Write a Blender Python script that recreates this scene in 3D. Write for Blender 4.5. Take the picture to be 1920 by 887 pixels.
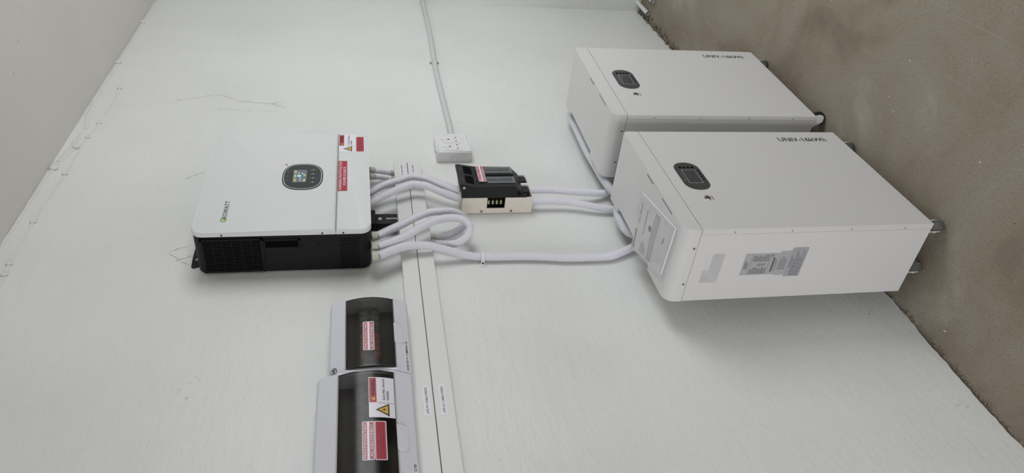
import bpy, bmesh, math, random
from mathutils import Vector, Matrix
random.seed(7)
for o in list(bpy.data.objects): bpy.data.objects.remove(o)
scn = bpy.context.scene
COL = scn.collection

# ------------------------------------------------------------------ camera
cam_d = bpy.data.cameras.new('camera'); cam = bpy.data.objects.new('camera', cam_d); COL.objects.link(cam)
cam_d.sensor_fit = 'HORIZONTAL'; cam_d.sensor_width = 36.0; cam_d.lens = 36.0*1350.06/1920.0
cam_d.clip_start = 0.02; cam_d.clip_end = 50
RX = Vector((-0.1727347016, -0.0976288811, -0.9801180156))
DN = Vector((-0.5974001303, 0.8015395666, 0.0254442320))
FW = Vector((0.7831192803, 0.5899177271, -0.1967772042))
M = Matrix((RX, -DN, -FW)).transposed().to_4x4(); M.translation = Vector((-0.55454763, -1.16987916, 1.37245749))
cam.matrix_world = M
scn.camera = cam
scn.view_settings.view_transform = 'Standard'; scn.view_settings.look = 'None'
scn.view_settings.gamma = 1.0; scn.view_settings.use_curve_mapping = False
scn.view_settings.exposure = 0.14
# ------------------------------------------------------------------ light
w = bpy.data.worlds.new('world'); scn.world = w; w.use_nodes = True
bg = w.node_tree.nodes['Background']; bg.inputs[0].default_value = (0.93, 0.96, 1.0, 1); bg.inputs[1].default_value = 0.50
_nt = w.node_tree; _g = _nt.nodes.new('ShaderNodeTexCoord'); _s = _nt.nodes.new('ShaderNodeSeparateXYZ'); _r = _nt.nodes.new('ShaderNodeValToRGB')
_m = _nt.nodes.new('ShaderNodeMapRange'); _m.inputs[1].default_value = -1; _m.inputs[2].default_value = 1
_nt.links.new(_g.outputs['Generated'], _s.inputs[0]); _nt.links.new(_s.outputs[2], _m.inputs[0]); _nt.links.new(_m.outputs[0], _r.inputs[0]); _nt.links.new(_r.outputs[0], bg.inputs[0])
_r.color_ramp.elements[0].position = 0.42; _r.color_ramp.elements[0].color = (0.26, 0.25, 0.235, 1)   # ground outside
_r.color_ramp.elements[1].position = 0.56; _r.color_ramp.elements[1].color = (0.93, 0.96, 1.0, 1)    # hazy sky
def area(name, loc, target, sx, sy, power, col):
    d = bpy.data.lights.new(name, 'AREA'); d.shape = 'RECTANGLE'; d.size = sx; d.size_y = sy; d.energy = power; d.color = col
    o = bpy.data.objects.new(name, d); COL.objects.link(o); o.location = loc
    o.rotation_euler = (Vector(target)-Vector(loc)).to_track_quat('-Z', 'Y').to_euler(); return o
area('window_light', (1.75, -2.0, 1.45), (1.5, 0, 1.0), 1.1, 0.9, 18, (0.97, 0.99, 1.0))
area('doorway_light', (-2.3, -0.85, 0.95), (0.63, -0.2, 0.5), 0.9, 1.5, 28, (1.0, 0.985, 1.0))

# ------------------------------------------------------------------ materials
MATS = {}
def lin(c):
    return tuple(((x/255)/12.92 if x/255 <= 0.04045 else (((x/255)+0.055)/1.055)**2.4) for x in c)
def mat(name, rgb, rough=0.5, metal=0.0, bump=0.0, bscale=200.0, var=0.0, vscale=6.0, spec=0.5, emit=0.0, coat=0.0):
    if name in MATS: return MATS[name]
    m = bpy.data.materials.new(name); m.use_nodes = True; nt = m.node_tree; b = nt.nodes['Principled BSDF']
    c = lin(rgb) + (1,)
    b.inputs['Base Color'].default_value = c; b.inputs['Roughness'].default_value = rough; b.inputs['Metallic'].default_value = metal
    b.inputs['Specular IOR Level'].default_value = spec; b.inputs['Coat Weight'].default_value = coat
    tc = nt.nodes.new('ShaderNodeTexCoord')
    n = nt.nodes.new('ShaderNodeTexNoise'); n.inputs['Scale'].default_value = vscale; n.inputs['Detail'].default_value = 4
    nt.links.new(tc.outputs['Object'], n.inputs['Vector'])
    mx = nt.nodes.new('ShaderNodeMix'); mx.data_type = 'RGBA'
    v = max(var, 0.01)
    mx.inputs[6].default_value = tuple(x*(1-v) for x in c[:3])+(1,); mx.inputs[7].default_value = tuple(min(1, x*(1+v)) for x in c[:3])+(1,)
    nt.links.new(n.outputs['Fac'], mx.inputs[0]); nt.links.new(mx.outputs[2], b.inputs['Base Color'])
    if bump:
        n2 = nt.nodes.new('ShaderNodeTexNoise'); n2.inputs['Scale'].default_value = bscale; n2.inputs['Detail'].default_value = 3
        nt.links.new(tc.outputs['Object'], n2.inputs['Vector'])
        bp = nt.nodes.new('ShaderNodeBump'); bp.inputs['Strength'].default_value = bump; bp.inputs['Distance'].default_value = 0.001
        nt.links.new(n2.outputs['Fac'], bp.inputs['Height']); nt.links.new(bp.outputs[0], b.inputs['Normal'])
    if emit:
        b.inputs['Emission Color'].default_value = c; b.inputs['Emission Strength'].default_value = emit
    MATS[name] = m; return m

def node(nt, t, **k):
    n = nt.nodes.new(t)
    for a, b in k.items():
        if a.startswith('i_'):
            key = a[2:].replace('_', ' ')
            n.inputs[key].default_value = b
        else: setattr(n, a, b)
    return n
def ramp(nt, src, stops):
    r = nt.nodes.new('ShaderNodeValToRGB'); e = r.color_ramp.elements
    while len(e) > 1: e.remove(e[-1])
    e[0].position = stops[0][0]; e[0].color = tuple(stops[0][1])+(1,)
    for p, c in stops[1:]:
        x = e.new(p); x.color = tuple(c)+(1,)
    nt.links.new(src, r.inputs[0]); return r

def wall_material(name, rgb, rough=0.42, pits=True, specks=1.0):
    m = bpy.data.materials.new(name); m.use_nodes = True; nt = m.node_tree; L = nt.links; b = nt.nodes['Principled BSDF']
    c = lin(rgb); tc = node(nt, 'ShaderNodeTexCoord')
    n1 = node(nt, 'ShaderNodeTexNoise', i_Scale=1.7, i_Detail=5.0); L.new(tc.outputs['Object'], n1.inputs['Vector'])
    r1 = ramp(nt, n1.outputs['Fac'], [(0.3, [x*0.93 for x in c]), (0.5, c), (0.7, [min(1, x*1.04) for x in c])])
    # small dark flecks and pits scattered in the paint
    n2 = node(nt, 'ShaderNodeTexNoise', i_Scale=70.0, i_Detail=3.0, i_Roughness=0.7); L.new(tc.outputs['Object'], n2.inputs['Vector'])
    n3 = node(nt, 'ShaderNodeTexNoise', i_Scale=5.0, i_Detail=2.0); L.new(tc.outputs['Object'], n3.inputs['Vector'])
    ad = node(nt, 'ShaderNodeMath', operation='MULTIPLY'); L.new(n2.outputs['Fac'], ad.inputs[0]); L.new(n3.outputs['Fac'], ad.inputs[1])
    r2 = ramp(nt, ad.outputs[0], [(0.435, (0, 0, 0)), (0.46, (1, 1, 1))])
    f = node(nt, 'ShaderNodeMath', operation='MULTIPLY'); L.new(r2.outputs[0], f.inputs[0]); f.inputs[1].default_value = 0.45*specks
    mx = node(nt, 'ShaderNodeMix', data_type='RGBA'); L.new(f.outputs[0], mx.inputs[0]); L.new(r1.outputs[0], mx.inputs[6]); mx.inputs[7].default_value = tuple(x*0.35 for x in c)+(1,)
    L.new(mx.outputs[2], b.inputs['Base Color'])
    b.inputs['Roughness'].default_value = rough
    # brushed, trowelled relief
    mp = node(nt, 'ShaderNodeMapping'); mp.inputs['Scale'].default_value = (14, 14, 42); L.new(tc.outputs['Object'], mp.inputs['Vector'])
    n4 = node(nt, 'ShaderNodeTexNoise', i_Scale=1.0, i_Detail=6.0, i_Roughness=0.62); L.new(mp.outputs[0], n4.inputs['Vector'])
    n5 = node(nt, 'ShaderNodeTexNoise', i_Scale=170.0, i_Detail=3.0, i_Roughness=0.6); L.new(tc.outputs['Object'], n5.inputs['Vector'])
    n6 = node(nt, 'ShaderNodeTexNoise', i_Scale=3.0, i_Detail=2.0); L.new(tc.outputs['Object'], n6.inputs['Vector'])
    a1 = node(nt, 'ShaderNodeMath', operation='MULTIPLY_ADD'); L.new(n5.outputs['Fac'], a1.inputs[0]); a1.inputs[1].default_value = 0.30; L.new(n4.outputs['Fac'], a1.inputs[2])
    a2 = node(nt, 'ShaderNodeMath', operation='MULTIPLY_ADD'); L.new(n6.outputs['Fac'], a2.inputs[0]); a2.inputs[1].default_value = 1.5; L.new(a1.outputs[0], a2.inputs[2])
    bp = node(nt, 'ShaderNodeBump'); bp.inputs['Strength'].default_value = 0.55; bp.inputs['Distance'].default_value = 0.004
    L.new(a2.outputs[0], bp.inputs['Height']); L.new(bp.outputs[0], b.inputs['Normal'])
    return m

def floor_material():
    m = bpy.data.materials.new('screed_floor'); m.use_nodes = True; nt = m.node_tree; L = nt.links; b = nt.nodes['Principled BSDF']
    tc = node(nt, 'ShaderNodeTexCoord')
    n1 = node(nt, 'ShaderNodeTexNoise', i_Scale=2.6, i_Detail=7.0, i_Roughness=0.6, i_Distortion=0.6); L.new(tc.outputs['Object'], n1.inputs['Vector'])
    r1 = ramp(nt, n1.outputs['Fac'], [(0.33, lin((124, 112, 97))), (0.47, lin((143, 132, 116))), (0.60, lin((150, 143, 128))), (0.7, lin((166, 161, 147)))])
    n2 = node(nt, 'ShaderNodeTexNoise', i_Scale=190.0, i_Detail=5.0, i_Roughness=0.7); L.new(tc.outputs['Object'], n2.inputs['Vector'])
    r2 = ramp(nt, n2.outputs['Fac'], [(0.32, (0.55, 0.54, 0.52)), (0.46, (0.95, .95, .95)), (0.62, (1.04, 1.04, 1.04)), (0.72, (1.5, 1.5, 1.48))])
    mu = node(nt, 'ShaderNodeMix', data_type='RGBA', blend_type='MULTIPLY'); mu.inputs[0].default_value = 0.8
    L.new(r1.outputs[0], mu.inputs[6]); L.new(r2.outputs[0], mu.inputs[7])
    # chalky paint drips and dark grit
    v = node(nt, 'ShaderNodeTexVoronoi', i_Scale=26.0); v.inputs['Randomness'].default_value = 1.0; L.new(tc.outputs['Object'], v.inputs['Vector'])
    rv = ramp(nt, v.outputs['Distance'], [(0.035, (1, 1, 1)), (0.06, (0, 0, 0))])
    wn = node(nt, 'ShaderNodeSeparateColor'); L.new(v.outputs['Color'], wn.inputs[0])
    g = node(nt, 'ShaderNodeMath', operation='GREATER_THAN'); L.new(wn.outputs[0], g.inputs[0]); g.inputs[1].default_value = 0.86
    fm = node(nt, 'ShaderNodeMath', operation='MULTIPLY'); L.new(g.outputs[0], fm.inputs[0]); L.new(rv.outputs[0], fm.inputs[1])
    m2 = node(nt, 'ShaderNodeMix', data_type='RGBA'); L.new(fm.outputs[0], m2.inputs[0]); L.new(mu.outputs[2], m2.inputs[6]); m2.inputs[7].default_value = lin((205, 200, 188))+(1,)
    g2 = node(nt, 'ShaderNodeMath', operation='LESS_THAN'); L.new(wn.outputs[1], g2.inputs[0]); g2.inputs[1].default_value = 0.12
    f2 = node(nt, 'ShaderNodeMath', operation='MULTIPLY'); L.new(g2.outputs[0], f2.inputs[0]); L.new(rv.outputs[0], f2.inputs[1])
    m3 = node(nt, 'ShaderNodeMix', data_type='RGBA'); L.new(f2.outputs[0], m3.inputs[0]); L.new(m2.outputs[2], m3.inputs[6]); m3.inputs[7].default_value = lin((70, 64, 56))+(1,)
    # long pale trowel scratches
    mp = node(nt, 'ShaderNodeMapping'); mp.inputs["Scale"].default_value = (1.6, 46, 1); mp.inputs['Rotation'].default_value = (0, 0, 0.5); L.new(tc.outputs['Object'], mp.inputs['Vector'])
    n4 = node(nt, 'ShaderNodeTexNoise', i_Scale=1.6, i_Detail=5.0, i_Roughness=0.6); L.new(mp.outputs[0], n4.inputs['Vector'])
    r4 = ramp(nt, n4.outputs['Fac'], [(0.60, (0, 0, 0)), (0.74, (0.30, 0.30, 0.30))])
    m4 = node(nt, 'ShaderNodeMix', data_type='RGBA'); L.new(r4.outputs[0], m4.inputs[0]); L.new(m3.outputs[2], m4.inputs[6]); m4.inputs[7].default_value = lin((176, 170, 156))+(1,)
    L.new(m4.outputs[2], b.inputs['Base Color']); b.inputs['Roughness'].default_value = 0.8
    a = node(nt, 'ShaderNodeMath', operation='ADD'); L.new(n2.outputs['Fac'], a.inputs[0]); L.new(n1.outputs['Fac'], a.inputs[1])
    bp = node(nt, 'ShaderNodeBump'); bp.inputs['Strength'].default_value = 0.5; bp.inputs['Distance'].default_value = 0.004
    L.new(a.outputs[0], bp.inputs['Height']); L.new(bp.outputs[0], b.inputs['Normal'])
    return m

WALL = wall_material('white_wall_paint', (226, 228, 226))
CEIL = wall_material('grey_ceiling_skim', (216, 213, 210), rough=0.6, specks=0.7)
FLOOR = floor_material()
MORTAR = mat('raw_mortar', (128, 120, 106), 0.9, bump=1.0, bscale=60, var=0.25, vscale=40)
PLASTER = mat('painted_plaster', (222, 222, 219), 0.5, bump=1.0, bscale=90, var=0.05)
CRACK = mat('hairline_crack', (132, 132, 130), 0.8)
INVW = mat('inverter_white_shell', (219, 222, 223), 0.38, bump=0.12, bscale=600)
INVB = mat('inverter_black_shell', (19, 19, 21), 0.55, bump=0.3, bscale=500, spec=0.25)
BLACKD = mat('deep_black_void', (5, 5, 6), 0.8, spec=0.08)
BATW = mat('cabinet_powder_coat', (214, 214, 214), 0.3, bump=0.12, bscale=700)
GAP = mat('panel_gap_shadow', (96, 96, 98), 0.8)
SCREW = mat('steel_screw', (150, 150, 148), 0.3, 0.9)
SCREWD = mat('dark_screw', (58, 56, 54), 0.4, 0.8)
HOSE = mat('hose_lilac_white', (231, 230, 237), 0.42)
HOSES = mat('hose_pale_smooth', (222, 226, 231), 0.42)
GLAND = mat('gland_beige', (190, 188, 174), 0.45)
CONDUIT = mat('conduit_pale_grey', (206, 208, 208), 0.4)
SOCK = mat('socket_white', (224, 225, 226), 0.32)
TRUNK = mat('trunking_white', (222, 223, 221), 0.36)
CREAM = mat('cream_steel', (226, 219, 208), 0.45, bump=0.2, bscale=300, var=0.03)
ISOB = mat('isolator_black', (22, 23, 25), 0.45, bump=0.2, bscale=400, spec=0.35)
ISOG = mat('isolator_grey_window', (112, 115, 118), 0.3)
ISOD = mat('isolator_window_mark', (72, 75, 78), 0.35)
BRASS = mat('terminal_olive', (176, 172, 140), 0.4)
DBW = mat('board_white', (219, 221, 229), 0.3)
DBIN = mat('board_inner_grey', (126, 128, 127), 0.5)
DBIN2 = mat('board_breaker_grey', (92, 96, 100), 0.45)
DBOR = mat('board_breaker_orange', (196, 120, 74), 0.5)
RED = mat('sticker_red', (172, 30, 52), 0.35)
REDD = mat('sticker_red_print', (120, 20, 36), 0.35)
STW = mat('sticker_white', (232, 230, 238), 0.35)
INK = mat('ink_black', (30, 30, 32), 0.5)
INKG = mat('ink_grey', (92, 94, 98), 0.5)
YEL = mat('sticker_yellow', (214, 178, 70), 0.4)
GREEN = mat('logo_green', (110, 168, 40), 0.4)
LOGOK = mat('logo_charcoal', (58, 62, 66), 0.4)
PANEL = mat('display_panel_black', (38, 40, 44), 0.22)
PANELB = mat('battery_panel_grey', (62, 62, 64), 0.3)
RING = mat('display_ring_silver', (190, 193, 196), 0.25, 0.3)
LCD = mat('lcd_glow_grey', (104, 110, 122), 0.2, emit=0.12)
LCDOFF = mat('lcd_off', (58, 60, 68), 0.12)
LCY = mat('lcd_yellow', (226, 222, 110), 0.4, emit=0.5)
LCC = mat('lcd_cyan', (120, 216, 232), 0.4, emit=0.5)
LCW = mat('lcd_white', (226, 230, 236), 0.4, emit=0.5)
BTN = mat('button_grey', (118, 120, 122), 0.4)
PLATE = mat('rating_plate_silver', (172, 173, 176), 0.3)
CHROME = mat('chrome', (200, 200, 196), 0.15, 1.0)
FORK = mat('caster_fork_white', (206, 206, 204), 0.4)
TYRE = mat('caster_tyre_grey', (92, 90, 88), 0.8, bump=0.8, bscale=300, var=0.2, vscale=120)
TYREK = mat('caster_tyre_black', (24, 24, 25), 0.5)
PAPER = mat('booklet_paper', (214, 212, 214), 0.5)
PAPERG = mat('booklet_grey_print', (176, 176, 178), 0.5)
PAGES = mat('booklet_pages', (224, 222, 228), 0.7)
CHALK = mat('chalk_crumbs', (214, 208, 194), 0.9)

def glassy(name, tint, rough, refl):
    m = bpy.data.materials.new(name); m.use_nodes = True; nt = m.node_tree; nt.nodes.clear()
    o = nt.nodes.new('ShaderNodeOutputMaterial'); t = nt.nodes.new('ShaderNodeBsdfTransparent'); t.inputs[0].default_value = tint+(1,)
    g = nt.nodes.new('ShaderNodeBsdfGlossy'); g.inputs['Roughness'].default_value = rough; g.inputs[0].default_value = (1, 1, 1, 1)
    f = nt.nodes.new('ShaderNodeLayerWeight'); f.inputs['Blend'].default_value = 0.5
    p = nt.nodes.new('ShaderNodeMath'); p.operation = 'POWER'; p.inputs[1].default_value = 4.0; nt.links.new(f.outputs['Facing'], p.inputs[0])
    a = nt.nodes.new('ShaderNodeMath'); a.operation = 'MULTIPLY_ADD'; a.inputs[1].default_value = refl*0.8; a.inputs[2].default_value = refl*0.045; nt.links.new(p.outputs[0], a.inputs[0])
    x = nt.nodes.new('ShaderNodeMixShader'); nt.links.new(a.outputs[0], x.inputs[0]); nt.links.new(t.outputs[0], x.inputs[1]); nt.links.new(g.outputs[0], x.inputs[2]); nt.links.new(x.outputs[0], o.inputs[0])
    return m
SMOKE = glassy('smoked_window', (0.36, 0.345, 0.32), 0.2, 0.45)
BAG = glassy('clear_bag', (0.975, 0.975, 0.98), 0.2, 1.0)

# ------------------------------------------------------------------ builders
OFF = {}
def link(o): COL.objects.link(o); return o
def thing(name, label, cat, loc=(0, 0, 0), group=None, off=None):
    o = link(bpy.data.objects.new(name, None)); o.location = loc; o.empty_display_size = 0.05
    o['label'] = label; o['category'] = cat
    if group: o['group'] = group
    OFF[o.name] = Vector(off if off is not None else loc); return o
def obj(name, bm, m, parent=None, smooth=False, label=None, kind=None, shift=None):
    me = bpy.data.meshes.new(name)
    off = OFF.get(parent.name, Vector((0, 0, 0))) if parent else Vector((0, 0, 0))
    if parent: bmesh.ops.translate(bm, verts=bm.verts, vec=-off)
    bmesh.ops.recalc_face_normals(bm, faces=bm.faces)
    bm.to_mesh(me); bm.free()
    if smooth:
        for p in me.polygons: p.use_smooth = True
        try: me.set_sharp_from_angle(angle=math.radians(38))
        except Exception: pass
    for x in (m if isinstance(m, (list, tuple)) else [m]): me.materials.append(x)
    o = link(bpy.data.objects.new(name, me))
    if parent: o.parent = parent; OFF[o.name] = off
    if label: o['label'] = label
    if kind: o['kind'] = kind
    return o
def tag(o, label, cat, group=None):
    o['label'] = label; o['category'] = cat
    if group: o['group'] = group
    return o
def NB(): return bmesh.new()
def box(bm, a, b, bev=0.0, seg=1):
    a, b = Vector(a), Vector(b); r = bmesh.ops.create_cube(bm, size=1)['verts']
    s = b-a; c = (a+b)/2
    for v in r: v.co = Vector((v.co.x*abs(s.x), v.co.y*abs(s.y), v.co.z*abs(s.z)))+c
    if bev > 0:
        es = list({e for v in r for e in v.link_edges})
        bmesh.ops.bevel(bm, geom=es, offset=bev, segments=seg, affect='EDGES', profile=0.5)
    return bm
def B(a, b, bev=0.0, seg=1): return box(NB(), a, b, bev, seg)
def cyl(bm, a, b, r, n=20, r2=None, cap=True):
    a, b = Vector(a), Vector(b); d = b-a; L = d.length
    q = d.to_track_quat('Z', 'Y').to_matrix().to_4x4(); q.translation = (a+b)/2
    bmesh.ops.create_cone(bm, cap_ends=cap, segments=n, radius1=r, radius2=r if r2 is None else r2, depth=L, matrix=q)
    return bm
def prism(bm, pts, f0, f1):
    """closed 2D outline pts -> solid between mappings f0 and f1"""
    A = [bm.verts.new(f0(*p)) for p in pts]; C = [bm.verts.new(f1(*p)) for p in pts]
    bm.faces.new(A); bm.faces.new(list(reversed(C)))
    n = len(pts)
    for i in range(n): bm.faces.new((A[i], C[i], C[(i+1) % n], A[(i+1) % n]))
    return bm
def rrect(x0, y0, x1, y1, r, n=6, corners=(1, 1, 1, 1)):
    out = []
    cs = [(x1-r, y0+r, -90), (x1-r, y1-r, 0), (x0+r, y1-r, 90), (x0+r, y0+r, 180)]
    raw = [(x1, y0), (x1, y1), (x0, y1), (x0, y0)]
    for k, (cx, cy, a) in enumerate(cs):
        if not corners[k] or r <= 0: out.append(raw[k]); continue
        for i in range(n+1):
            t = math.radians(a+90*i/n); out.append((cx+r*math.cos(t), cy+r*math.sin(t)))
    return out
def superell(cx, cy, a, b, p=2.6, n=40):
    o = []
    for i in range(n):
        t = 2*math.pi*i/n; c, s = math.cos(t), math.sin(t)
        o.append((cx+a*abs(c)**(2/p)*(1 if c >= 0 else -1), cy+b*abs(s)**(2/p)*(1 if s >= 0 else -1)))
    return o
def frontmap(y): return lambda u, v: Vector((u, y, v))          # wall-parallel face, seen from -Y
def plate_xz(bm, pts, y0, y1): return prism(bm, pts, frontmap(y0), frontmap(y1))
def catmull(P, step):
    P = [Vector(p) for p in P]; P = [P[0]*2-P[1]]+P+[P[-1]*2-P[-2]]; fine = []
    for i in range(1, len(P)-2):
        for k in range(40):
            t = k/40; p0, p1, p2, p3 = P[i-1:i+3]
            fine.append(0.5*((2*p1)+(p2-p0)*t+(2*p0-5*p1+4*p2-p3)*t*t+(3*p1-p0-3*p2+p3)*t**3))
    fine.append(P[-2])
    out = [fine[0]]; acc = 0
    for a, b in zip(fine, fine[1:]):
        L = (b-a).length
        if L < 1e-9: continue
        while acc+L >= step:
            t = (step-acc)/L; a = a.lerp(b, t); out.append(a.copy()); L = (b-a).length; acc = 0
            if L < 1e-9: break
        acc += L
    return out
def tube(bm, pts, rf, n=14, caps=True):
    T = []
    for i in range(len(pts)):
        a = pts[max(0, i-1)]; b = pts[min(len(pts)-1, i+1)]; T.append((b-a).normalized())
    up = Vector((0, 1, 0)) if abs(T[0].y) < 0.9 else Vector((1, 0, 0))
    s = T[0].cross(up).normalized(); prev = None; first = None
    for i, p in enumerate(pts):
        s = (s-T[i]*s.dot(T[i])).normalized(); u = s.cross(T[i]); r = rf(i)
        ring = [bm.verts.new(p+(s*math.cos(2*math.pi*k/n)+u*math.sin(2*math.pi*k/n))*r) for k in range(n)]
        if prev:
            for k in range(n): bm.faces.new((prev[k], prev[(k+1) % n], ring[(k+1) % n], ring[k]))
        else: first = ring
        prev = ring
    if caps: bm.faces.new(list(reversed(first))); bm.faces.new(prev)
    return bm
def hose_bm(P, r, pitch=0.0033):
    pts = catmull(P, pitch/4); pr = [1.0, 1.0, 0.93, 0.83]
    return tube(NB(), pts, lambda i: r*pr[i % 4], 14)
def text_mesh(body, bold=0.0):
    c = bpy.data.curves.new('t', 'FONT'); c.body = body; c.resolution_u = 2; c.offset = bold; c.fill_mode = 'BOTH'
    o = link(bpy.data.objects.new('t', c)); dg = bpy.context.evaluated_depsgraph_get(); dg.update()
    me = bpy.data.meshes.new_from_object(o.evaluated_get(dg)); bpy.data.objects.remove(o); bpy.data.curves.remove(c)
    return me
def text_bm(bm, body, u0, v0, u1, v1, fmap, bold=0.0):
    """text filling the rectangle (u0,v0)-(u1,v1) of a 2D label, placed through fmap"""
    me = text_mesh(body, bold); b2 = NB(); b2.from_mesh(me); bpy.data.meshes.remove(me)
    xs = [v.co.x for v in b2.verts]; ys = [v.co.y for v in b2.verts]
    x0, x1, y0, y1 = min(xs), max(xs), min(ys), max(ys)
    m2 = {}
    for v in b2.verts:
        a = (v.co.x-x0)/(x1-x0); c = (v.co.y-y0)/(y1-y0)
        m2[v] = bm.verts.new(fmap(u0+(u1-u0)*a, v0+(v1-v0)*c))
    for f in b2.faces:
        try: bm.faces.new([m2[v] for v in f.verts])
        except Exception: pass
    b2.free(); return bm
def fill(bm, pts, fmap):
    bm.faces.new([bm.verts.new(fmap(*p)) for p in pts]); return bm
def grid(bm, u0, v0, u1, v1, fmap, nu=1, nv=6):
    V = [[bm.verts.new(fmap(u0+(u1-u0)*i/nu, v0+(v1-v0)*j/nv)) for j in range(nv+1)] for i in range(nu+1)]
    for i in range(nu):
        for j in range(nv): bm.faces.new((V[i][j], V[i+1][j], V[i+1][j+1], V[i][j+1]))
    return bm
def off_map(fmap, d): return lambda u, v: fmap(u, v)+d
def lines_bm(bm, u0, v0, u1, v1, rows, fmap, fillr=0.45, rnd=True, words=4):
    """rows of tiny broken bars: print too small to read"""
    h = (v1-v0)/rows
    for k in range(rows):
        v = v0+h*(k+0.5); e = u1-(u1-u0)*(random.random()*0.35 if rnd else 0); u = u0
        while u < e:
            wd = (u1-u0)/words*random.uniform(0.5, 1.2); uu = min(e, u+wd)
            fill(bm, [(u, v-h*fillr/2), (uu, v-h*fillr/2), (uu, v+h*fillr/2), (u, v+h*fillr/2)], fmap); u = uu+(u1-u0)*0.03
    return bm

def tri(bm, a, c, v0, v1, fmap, n=12):
    m = (a+c)/2; prev = None
    for k in range(n):
        q = k/n; cur = (bm.verts.new(fmap(a+(m-a)*q, v0+(v1-v0)*q)), bm.verts.new(fmap(c+(m-c)*q, v0+(v1-v0)*q)))
        if prev: bm.faces.new((prev[0], prev[1], cur[1], cur[0]))
        prev = cur
    bm.faces.new((prev[0], prev[1], bm.verts.new(fmap(m, v1))))
def warning_sticker(root, u0, v0, u1, v1, fmap, n, vert=6):
    """white warning label: red WARNING bar, shock triangle, wording; n = outward unit normal"""
    W, H = u1-u0, v1-v0; e = lambda k: off_map(fmap, n*0.0002*k)
    s = obj('warning_sticker', grid(NB(), u0, v0, u1, v1, e(1), 4, vert), STW, root)
    obj('red_bar', grid(NB(), u0+W*.36, v0+H*.70, u1-W*.02, v1-H*.02, e(2), 2, 3), RED, s)
    b = NB(); text_bm(b, 'WARNING', u0+W*.52, v0+H*.75, u1-W*.05, v1-H*.08, e(3), 0.01)
    text_bm(b, 'ELECTRIC SHOCK', u0+W*.42, v0+H*.37, u1-W*.04, v0+H*.45, e(3), 0.008)
    text_bm(b, 'HAZARD.', u0+W*.42, v0+H*.22, u0+W*.66, v0+H*.30, e(3), 0.008)
    grid(b, u0+W*.345, v0+H*.03, u0+W*.350, v0+H*.66, e(3), 1, 10)
    a, c, t = u0+W*.03, u0+W*.33, v0+H*.22
    tri(b, a, c, t, t+H*.52, e(2.5)); obj('print', b, INK, s)
    b = NB(); tri(b, a+W*.045, c-W*.045, t+H*.05, t+H*.42, e(3.2))
    fill(b, [(u0+W*.40, v0+H*.76), (u0+W*.49, v0+H*.76), (u0+W*.445, v0+H*.92)], e(3.2)); obj('yellow_triangle', b, YEL, s)
    b = NB(); m = (a+c)/2; k = H*.01
    fill(b, [(m+W*.012, t+H*.30), (m-W*.035, t+H*.185), (m-W*.002, t+H*.185)], e(4))
    fill(b, [(m-W*.002, t+H*.21), (m+W*.035, t+H*.21), (m-W*.006, t+H*.10)], e(4)); obj('lightning_bolt', b, INK, s)
def disconnect_sticker(root, u0, v0, u1, v1, top, bottom, fmap, n):
    """red and white striped two-line disconnect label"""
    W, H = u1-u0, v1-v0; e = lambda k: off_map(fmap, n*0.0002*k)
    b = fill(NB(), rrect(u0, v0, u1, v1, H*.09), e(1)); s = obj('disconnect_sticker', b, STW, root)
    b = NB(); m = W*.025
    fill(b, rrect(u0+m, v0+H*.60, u1-m, v1-H*.06, H*.05), e(2)); fill(b, rrect(u0+m, v0+H*.06, u1-m, v0+H*.40, H*.05), e(2))
    obj('red_band', b, RED, s)
    b = NB(); text_bm(b, top, u0+W*.05, v0+H*.665, u1-W*.05, v0+H*.875, e(3), 0.01); text_bm(b, bottom, u0+W*.08, v0+H*.13, u1-W*.08, v0+H*.34, e(3), 0.01)
    obj('lettering', b, STW, s)

# ================================================================== SETTING
X0, X1, YF, ZC = -2.4, 2.857, -3.6, 2.2463
def struct(o): o['kind'] = 'structure'; return o
# floor: a gently uneven screed
bm = NB(); bmesh.ops.create_grid(bm, x_segments=60, y_segments=50, size=0.5)
for v in bm.verts:
    v.co = Vector((X0+(v.co.x+0.5)*(X1-X0), YF+(v.co.y+0.5)*(0.02-YF), 0))
fl = struct(obj('floor', bm, FLOOR))
bm = NB(); box(bm, (X0, YF, ZC), (X1+.1, 0.1, ZC+0.1)); struct(obj('ceiling', bm, CEIL))
# back wall: white plaster coat whose bottom edge is ragged, over raw mortar
bm = NB(); top = []; bot = []; x = X0; amp = random.Random(3)
z = 0.005
while x < X1:
    z += amp.uniform(-0.003, 0.003); z = min(0.010, max(0.001, z))
    edge = z+(0.008*max(0, (x-1.9))*amp.uniform(0.2, 1.3))
    bot.append((x, edge)); x += 0.012
bot.append((X1, 0.02))
pts = bot+[(X1, ZC), (X0, ZC)]
f = [bm.verts.new((p[0], 0, p[1])) for p in bot]; g = [bm.verts.new((p[0], 0, 0.05)) for p in bot]; h = [bm.verts.new((p[0], 0.008, p[1]+0.001)) for p in bot]
for i in range(len(bot)-1):
    bm.faces.new((f[i], f[i+1], g[i+1], g[i])); bm.faces.new((h[i], h[i+1], f[i+1], f[i]))
a = bm.verts.new((X1, 0, ZC)); b_ = bm.verts.new((X0, 0, ZC)); bm.faces.new(g+[a, b_])
wall = struct(obj('wall_back', bm, WALL))
struct(obj('wall_back_core', B((X0, 0.008, -0.01), (X1+0.1, 0.1, ZC)), MORTAR, wall))
bm = NB(); box(bm, (X1, YF, -0.01), (X1+0.1, 0.008, ZC)); wr = struct(obj('wall_right', bm, WALL))
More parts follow.
